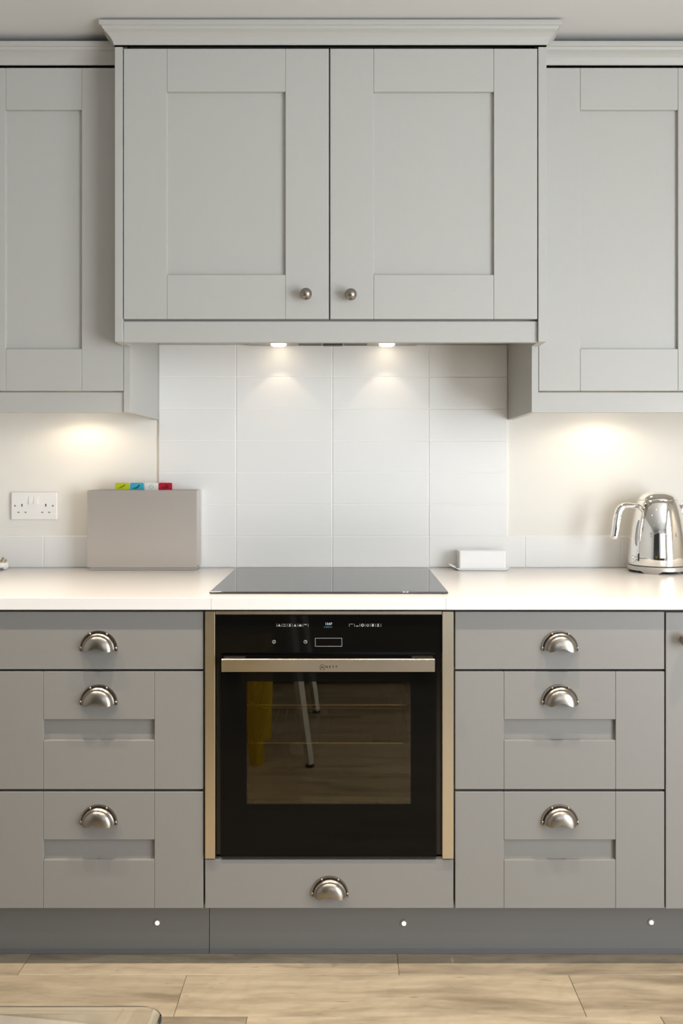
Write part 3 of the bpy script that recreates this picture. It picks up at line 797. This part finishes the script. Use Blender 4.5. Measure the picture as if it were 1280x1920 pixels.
for i, (xx, key, ink, nm) in enumerate(((216, 'lime', 'ink_lime', 'lime green chopping board with a vegetable symbol on its tab'),
                                      (244, 'blue', 'ink_blue', 'turquoise chopping board with a fish symbol on its tab'),
                                      (271, 'cream', 'ink_grey', 'white chopping board with a steaming bowl symbol on its tab'),
                                      (297, 'red', 'ink_red', 'red chopping board with a meat symbol on its tab'))):
    y = yc0 + .010 + i * .0145; d = D_CAM + y
    ta, tb, tt = px(xx, d), px(xx + 25.2, d), pz(905 + .2, d)
    bt = cz1 - .006
    bm = bmesh.new()
    top = rrect(ta, tb, bt, tt, .004, 4, (0, 0, 1, 1))
    outl = [(cx0 + .008, cz0 + .006), (cx1 - .008, cz0 + .006), (cx1 - .008, bt)] + top[1:-0][0:] + [(cx0 + .008, bt)]
    outl = [(cx0 + .008, cz0 + .006), (cx1 - .008, cz0 + .006), (cx1 - .008, bt), (tb, bt)] + top[2:] + [(ta, bt), (cx0 + .008, bt)]
    add_prism(bm, outl, y, y + .006)
    b_ = from_bm('chopping_board', bm, M[key]); tag(b_, nm, 'chopping board', 'chopping boards in the steel case')
    bm = bmesh.new(); w, h0, hh = tb - ta, pz(917, d), pz(907, d) - pz(917, d)
    yi = y - .0003
    def sym(p): add_prism(bm, [(ta + w * (.2 + .58 * a), h0 + hh * (.08 + .84 * b)) for a, b in p], yi, yi + .0005)
    if key == 'blue': sym(fish)
    elif key == 'lime': sym(carrot)
    elif key == 'red': sym(meat)
    else:
        xc_, zc_ = (ta + tb) / 2, h0 + hh * .5
        add_tube(bm, [(xc_ + .007 * math.cos(PI + PI * t / 12), yi, zc_ + .0075 * math.sin(PI + PI * t / 12)) for t in range(13)], .0005, 5)
        add_tube(bm, [(xc_ - .008, yi, zc_), (xc_ + .008, yi, zc_)], .0005, 5)
        for s in (-1, 0, 1): add_tube(bm, [(xc_ + s * .004, yi, zc_ + .0022), (xc_ + s * .004 + .0005, yi, zc_ + .0075)], .0004, 5)
    from_bm('tab_symbol', bm, M[ink], b_)

# ------------------------------------------------------------------ double socket
sx0, sx1, sz0, sz1 = px(23, D_CAM), px(109, D_CAM), pz(974, D_CAM), pz(923, D_CAM)
so = thing('double_socket', ((sx0 + sx1) / 2, 0, sz0), 'white double wall socket with two rocker switches above the worktop', 'socket')
bm = bmesh.new(); add_box(bm, sx0, sx1, -.0105, -.0005, sz0, sz1, .003, 3); fp = from_bm('faceplate', bm, M['white_plastic'], so, smooth=60, wn=True)
def sp(u, v): return sx0 + (u - 240) / (1160 - 240) * (sx1 - sx0), sz1 - (v - 245) / (790 - 245) * (sz1 - sz0)
for u0, u1 in ((600, 678), (705, 783)):
    (a, zt), (b, zb) = sp(u0, 330), sp(u1, 475)
    bm = bmesh.new(); vsx = []
    for x in (a, b): vsx.append([bm.verts.new(p) for p in ((x, -.0103, zt), (x, -.0118, zt), (x, -.0155, zb), (x, -.0103, zb))])
    bm.faces.new(vsx[0]); bm.faces.new(vsx[1][::-1])
    for i in range(4): bm.faces.new((vsx[0][i], vsx[1][i], vsx[1][(i + 1) % 4], vsx[0][(i + 1) % 4]))
    from_bm('rocker_switch', bm, M['white_plastic'], so)
for u, v, wu, hv in ((459, 502, 22, 54), (936, 502, 22, 54), (390, 643, 42, 24), (530, 643, 40, 24), (865, 643, 42, 24), (1003, 643, 40, 24)):
    (a, zt), (b, zb) = sp(u - wu / 2, v - hv / 2), sp(u + wu / 2, v + hv / 2)
    box('pin_slot', a, b, -.0107, -.0095, zb, zt, M['dark'] if hv > 30 else M['screw'], so, 0)
for u in (320, 1076):
    x, z = sp(u, 513)
    lathe('screw', [(.0029, 0), (.0029, .0006), (.002, .0009)], (x, -.0104, z), M['screw'], so, 16, 'Y')

# ------------------------------------------------------------------ plug lying on the worktop
plx, ply = px(-2, 2.68), -.06
pg = thing('mains_plug', (plx, ply, ZW), 'white and grey mains plug lying pins up on the worktop', 'plug')
bm = bmesh.new(); add_lathe(bm, [(.020, .0004), (.026, .004), (.0285, .011), (.0285, .018), (.027, .0215), (.022, .023)], (plx, ply, ZW), 28)
bmesh.ops.scale(bm, verts=bm.verts, vec=(1.0, .82, 1), space=Matrix.Translation((-plx, -ply, 0)))
from_bm('body', bm, M['white_plastic'], pg, smooth=50)
bm = bmesh.new(); add_lathe(bm, [(.0195, .0002), (.0235, .002), (.0262, .0075), (.0245, .008)], (plx - .004, ply - .0065, ZW), 28)
from_bm('cord_grip', bm, M['grey_plastic'], pg, smooth=50)
for dx, dy, l, hgt in ((.018, -.004, .0063, .012), (-.008, -.010, .006, .014), (.002, .010, .0065, .017)):
    bm = bmesh.new(); add_box(bm, -l / 2, l / 2, -.002, .002, 0, hgt, .0006)
    bmesh.ops.rotate(bm, verts=bm.verts, cent=(0, 0, 0), matrix=Matrix.Rotation(math.radians(28), 3, 'Y'))
    bmesh.ops.translate(bm, verts=bm.verts, vec=(plx + dx, ply + dy, ZW + .0215)); from_bm('pin', bm, M['brass'], pg)

# ------------------------------------------------------------------ butter dish
bx0_, bx1_ = px(861, 2.655), px(948.5, 2.655); yb0, yb1 = -.085, -.0195
bd = thing('butter_dish', ((bx0_ + bx1_) / 2, -.05, ZW), 'white porcelain butter dish with a rectangular lid beside the hob', 'butter dish')
bm = bmesh.new()
def ringrect(x0, x1, y0, y1, z, r, n=5): return [bm.verts.new((x, y, z)) for x, y in rrect(x0, x1, y0, y1, r, n)]
ov_ = lambda e, z, r: ringrect(bx0_ - .004 - e, bx1_ + .003 + e * .8, yb0 - .006 - e * .35, yb1 + .004 + e * .1, z, r)
rs = [ov_(-.006, ZW + .0004, .006), ov_(0, ZW + .0012, .007), ov_(.009, ZW + .0075, .008), ov_(.010, ZW + .0088, .008), ov_(.008, ZW + .0088, .008), ov_(-.001, ZW + .0035, .007), ov_(-.006, ZW + .003, .006)]
bm.faces.new(rs[0]); bm.faces.new(rs[-1])
for a, b in zip(rs[:-1], rs[1:]):
    for i in range(len(a)): bm.faces.new((a[i], a[(i + 1) % len(a)], b[(i + 1) % len(a)], b[i]))
from_bm('tray', bm, M['porcelain'], bd, smooth=40)
bm = bmesh.new()
for s in (-1, 1):                              # looped grip at the left end of the tray
    add_tube(bm, [(bx0_ - .010, -.052 + s * .017, ZW + .007), (bx0_ - .020, -.052 + s * .016, ZW + .0125), (bx0_ - .027, -.052 + s * .012, ZW + .0155), (bx0_ - .029, -.052, ZW + .016)], .0028, 8)
from_bm('grip', bm, M['porcelain'], bd, smooth=60)
bm = bmesh.new(); add_box(bm, bx0_, bx1_, yb0, yb1, ZW + .0036, pz(1032.5, 2.66), .0045, 4)
from_bm('lid', bm, M['porcelain'], bd, smooth=60, wn=True)

# ------------------------------------------------------------------ kettle
kx, ky = px(1231.5, 2.64), -D_CAM + 2.635
kt = thing('kettle', (kx, ky, ZW), 'polished chrome retro kettle on its base at the right end of the worktop', 'kettle')
def kz(y): return pz(y, 2.635)
# base with cut-out feet
bm = bmesh.new()
N = 96; zt_, zm, zf = kz(1058.5), kz(1066.5), ZW + .0004
outer_t, outer_m, inner_m = [], [], []
def foot_h(a):
    f = (math.cos(4 * (a - math.radians(-122))) + 1) / 2
    return zf if f > .80 else (zm if f < .55 else zm + (zf - zm) * (f - .55) / .25)
rg = []
for i in range(N):
    a = 2 * PI * i / N; c, s = math.cos(a), math.sin(a); zb_ = foot_h(a); k_ = (zm - zb_) / (zm - zf)
    ro = .0885 - .007 * k_
    rg.append([bm.verts.new((kx + r * c, ky + r * s, z)) for r, z in ((.0835, zt_), (.0875, zt_ - .0012), (.0888, zt_ - .005), (ro, zb_), (ro - .010, zb_), (.074, zm + .002), (.060, zm + .002))])
for i in range(N):
    p, q = rg[i], rg[(i + 1) % N]
    for j in range(6): bm.faces.new((p[j], q[j], q[j + 1], p[j + 1]))
bm.faces.new([r[0] for r in rg]); bm.faces.new([r[-1] for r in rg])
from_bm('base', bm, M['kettle_base'], kt, smooth=35)
for a in (-122, -32, 58, 148):
    a = math.radians(a - 45); lathe('rubber_foot', [(.009, 0), (.009, zm - ZW)], (kx + .055 * math.cos(a), ky + .055 * math.sin(a), ZW + .0003), M['foot'], kt, 12)
bodyp = [(.080, kz(1058)), (.0855, kz(1057)), (.0862, kz(1053)), (.0858, kz(1040)), (.0842, kz(1025)), (.0822, kz(1010)), (.0798, kz(996)), (.0768, kz(984)), (.0735, kz(973)), (.0698, kz(963)), (.0655, kz(952)), (.0605, kz(942.5)), (.0572, kz(938.2)), (.0555, kz(937.6))]
body = lathe('body', [(r, z - ZW) for r, z in bodyp], (kx, ky, ZW), M['chrome'], kt, 72, 'Z', 50)
lidp = [(.0560, kz(938.4)), (.0568, kz(937.6)), (.0565, kz(936.6)), (.053, kz(932)), (.046, kz(927.6)), (.036, kz(924.3)), (.024, kz(922.3)), (.010, kz(921.4)), (.002, kz(921.3))]
lathe('lid', [(r, z - ZW) for r, z in lidp], (kx, ky, ZW), M['chrome'], kt, 64, 'Z', 60)
lathe('lid_gap', [(.0567, kz(938.6) - ZW), (.0567, kz(937.7) - ZW)], (kx, ky, ZW), M['dark'], kt, 64)
# handle: leaves the shoulder, bends and hangs free on the left
def K(x, y, dy=0): return (px(x, 2.60), ky - .035 + dy, pz(y, 2.60))
hp = [K(1206, 950, .028), K(1196, 949.5, .02), K(1186, 948.5, .012), K(1176, 948, .006), K(1169, 949.5, .002), K(1163, 954), K(1159, 961), K(1157, 970), K(1155, 982), K(1153.2, 996), K(1151.8, 1006), K(1151.4, 1011)]
def dense(vals, m=4):
    out = []
    for i in range(len(vals) - 1):
        p0, p1, p2, p3 = (vals[max(0, min(len(vals) - 1, i + q))] for q in (-1, 0, 1, 2))
        for t in (u / m for u in range(m)):
            out.append(.5 * (2 * p1 + (p2 - p0) * t + (2 * p0 - 5 * p1 + 4 * p2 - p3) * t * t + (3 * p1 - p0 - 3 * p2 + p3) * t ** 3))
    return out + [vals[-1]]
bm = bmesh.new(); add_tube(bm, dense([Vector(q) for q in hp]), dense([.0078, .0082, .0085, .0092, .0102, .0112, .0118, .0120, .0120, .0118, .0112, .0085]), 20, dense([.010, .0105, .011, .0115, .012, .0125, .013, .0135, .0135, .013, .0125, .010]))
from_bm('handle', bm, M['chrome'], kt, smooth=60)
# strap joining the handle to the flank, water window, lever switch
bm = bmesh.new(); a0 = math.radians(207)
def K2(ang, y, out=0.001):
    z = kz(y); r = None
    for (r0, z0), (r1, z1) in zip(bodyp[:-1], bodyp[1:]):
        if z0 <= z <= z1: r = r0 + (r1 - r0) * (z - z0) / max(1e-6, z1 - z0)
    a = math.radians(ang); return (kx + (r + out) * math.cos(a), ky + (r + out) * math.sin(a), z)
add_tube(bm, [K2(205, y, -.001) for y in (974, 980, 990, 1000, 1010, 1018, 1022)], [.002, .005, .0062, .0065, .0062, .005, .002], 12, .0028)
from_bm('water_window', bm, M['grey_plastic'], body, smooth=60)
bm = bmesh.new(); p0 = Vector(K2(205, 1042, -.001)); nrm = Vector((math.cos(math.radians(205)), math.sin(math.radians(205)), 0))
add_tube(bm, [p0, p0 + nrm * .011], .0022, 10)
r = bmesh.ops.create_uvsphere(bm, u_segments=16, v_segments=10, radius=.0055); bmesh.ops.translate(bm, verts=r['verts'], vec=p0 + nrm * .014)
from_bm('lever', bm, M['chrome'], body, smooth=60)
bm = bmesh.new(); p1 = Vector(K2(212, 1042, 0)); add_tube(bm, [p1 + Vector((0, 0, -.011)), p1 + Vector((0, 0, 0)), p1 + Vector((0, 0, .011))], .0024, 8)
from_bm('lever_slot', bm, M['dark'], body)
# spout on the right
bm = bmesh.new(); add_tube(bm, [(kx + .052, ky, kz(972)), (kx + .070, ky, kz(958)), (kx + .079, ky, kz(946))], [.018, .015, .011], 16, [.022, .017, .012])
from_bm('spout', bm, M['chrome'], body, smooth=60)
# raised letters round the front
bm = bmesh.new()
for ch, ang in zip('SMEG', (-32, -5.5, 21, 47.5)):
    a = math.radians(ang) - PI / 2; z = kz(1000); r_ = .0808
    mt = Matrix.Translation((kx + r_ * math.cos(a), ky + r_ * math.sin(a), z)) @ Matrix.Rotation(math.radians(ang), 4, 'Z') @ Matrix.Rotation(PI / 2 - .12, 4, 'X') @ Matrix.Diagonal((1.25, 1, 1, 1))
    add_text(bm, ch, .0185, mt, .0012)
from_bm('lettering', bm, M['letter'], body)

# ------------------------------------------------------------------ glass table at the lower left, with a yellow stool under it
TZ = .742; tX1, tY1 = -.158, -D_CAM + .763
tX0, tY0 = tX1 - 1.6, tY1 - .95
tb_ = thing('glass_table', ((tX0 + tX1) / 2, (tY0 + tY1) / 2, 0), 'clear glass table top with a rounded corner at the lower left', 'table')
bm = bmesh.new()
o2 = rrect(tX0, tX1, tY0, tY1, .018, 8)
lay = []
for e, z in ((.002, TZ - .008), (0, TZ - .006), (0, TZ - .002), (.002, TZ)):
    lay.append([bm.verts.new((x, y, z)) for x, y in rrect(tX0 + e, tX1 - e, tY0 + e, tY1 - e, .018, 8)])
bm.faces.new(lay[0]); bm.faces.new(lay[-1])
for a, b in zip(lay[:-1], lay[1:]):
    for i in range(len(a)): bm.faces.new((a[i], a[(i + 1) % len(a)], b[(i + 1) % len(a)], b[i]))
from_bm('glass_top', bm, M['table_glass'], tb_, smooth=60)
for fx, fy, ix in ((-.150, -2.08, -1), (-.150, -2.87, -1), (tX0 + .0, -2.08, 1), (tX0 + .0, -2.87, 1)):
    sy = -.05 if fy > -2.4 else .05
    bm = bmesh.new(); add_tube(bm, [(fx, fy, .012), (fx + ix * .055, fy + sy * .5, .40), (fx + ix * .10, fy + sy, TZ - .0105)], [.017, .021, .025], 4)
    lg = from_bm('leg', bm, M['leg_white'], tb_)
    lathe('foot_pad', [(.017, 0), (.018, .012)], (fx, fy, .0005), M['foot'], lg, 16)
st = thing('moulded_stool', (-.56, -2.28, 0), 'yellow moulded stool tucked under the glass table', 'stool')
bm = bmesh.new(); add_box(bm, -.78, -.34, -2.48, -2.08, .44, .468, .01, 3); from_bm('seat', bm, M['yellow'], st, smooth=60, wn=True)
for lx in (-.74, -.372):
    for ly in (-2.10, -2.45):
        bm = bmesh.new(); s = 1 if lx < -.5 else -1
        add_tube(bm, [(lx - s * .004, ly, .0005), (lx + s * .012, ly, .445)], [.028, .058], 4, [.02, .03]); from_bm('leg', bm, M['yellow'], st)

# ------------------------------------------------------------------ dark sofa added behind the camera to darken the oven's reflection
SX0, SX1, SY0, SY1 = -1.2, 1.3, -4.3, -3.4
M['charcoal'] = simple('charcoal_fabric', (.022, .022, .024), .9, spec=.2)
sf = thing('sofa', ((SX0 + SX1) / 2, (SY0 + SY1) / 2, 0), 'charcoal fabric sofa added opposite the oven to darken its reflection', 'sofa')
def cush(name, *a):
    bm = bmesh.new(); add_box(bm, *a, .035, 4); return from_bm(name, bm, M['charcoal'], sf, smooth=60, wn=True)
cush('frame', SX0, SX1, SY0, SY1, .09, .30)
cush('backrest', SX0, SX1, SY0, SY0 + .22, .29, .80)
cush('arm', SX0, SX0 + .2, SY0 + .2, SY1, .29, .60); cush('arm', SX1 - .2, SX1, SY0 + .2, SY1, .29, .60)
for i in range(2):
    w = (SX1 - SX0 - .41) / 2; cush('seat_cushion', SX0 + .203 + i * w, SX0 + .20 + (i + 1) * w, SY0 + .215, SY1 - .01, .295, .44)
for x in (SX0 + .1, SX1 - .1):
    for y in (SY0 + .1, SY1 - .1): lathe('leg', [(.018, 0), (.026, .092)], (x, y, .0005), M['foot'], sf, 16)

# tall dark cabinet and mustard armchair, added to give the kettle its reflections
M['graphite'] = simple('graphite_lacquer', (.03, .032, .034), .35); M['mustard'] = simple('mustard_fabric', (.30, .21, .02), .85, spec=.2)
tc_ = thing('reflection_tall_cabinet', (-1.4, -5.7, 0), 'tall graphite cabinet added at the rear wall for a dark kettle reflection', 'cabinet')
box('body', -2.5, -.4, -5.97, -5.47, .06, 2.1, M['graphite'], tc_, .002); box('plinth', -2.47, -.43, -5.95, -5.5, .0005, .059, M['foot'], tc_, 0)
for q in range(4):
    a = -2.497 + q * .5255; b = a + .518; hx = b - .04 if q % 2 == 0 else a + .04
    dd = box('door', a, b, -5.469, -5.449, .065, 2.095, M['graphite'], tc_, .002)
    bm = bmesh.new(); add_tube(bm, [(hx, -5.42, .95), (hx, -5.42, 1.25)], .006, 10); add_tube(bm, [(hx, -5.45, .98), (hx, -5.42, .98)], .005, 8); add_tube(bm, [(hx, -5.45, 1.22), (hx, -5.42, 1.22)], .005, 8)
    from_bm('handle', bm, M['satin'], dd, smooth=60)
ac = thing('armchair', (-1.4, -4.95, 0), 'mustard fabric armchair added by the tall graphite cabinet for a yellow kettle reflection', 'armchair')
def ac_part(name, *a):
    bm = bmesh.new(); add_box(bm, *a, .03, 4); return from_bm(name, bm, M['mustard'], ac, smooth=60, wn=True)
ac_part('frame', -1.78, -1.02, -5.3, -4.6, .12, .32); ac_part('backrest', -1.78, -1.02, -5.3, -5.1, .31, .95)
ac_part('arm', -1.78, -1.65, -5.11, -4.6, .31, .62); ac_part('arm', -1.15, -1.02, -5.11, -4.6, .31, .62); ac_part('seat_cushion', -1.645, -1.155, -5.09, -4.59, .315, .45)
for x in (-1.71, -1.09):
    for y in (-5.22, -4.68): lathe('leg', [(.014, 0), (.022, .122)], (x, y, .0005), M['foot'], ac, 16)
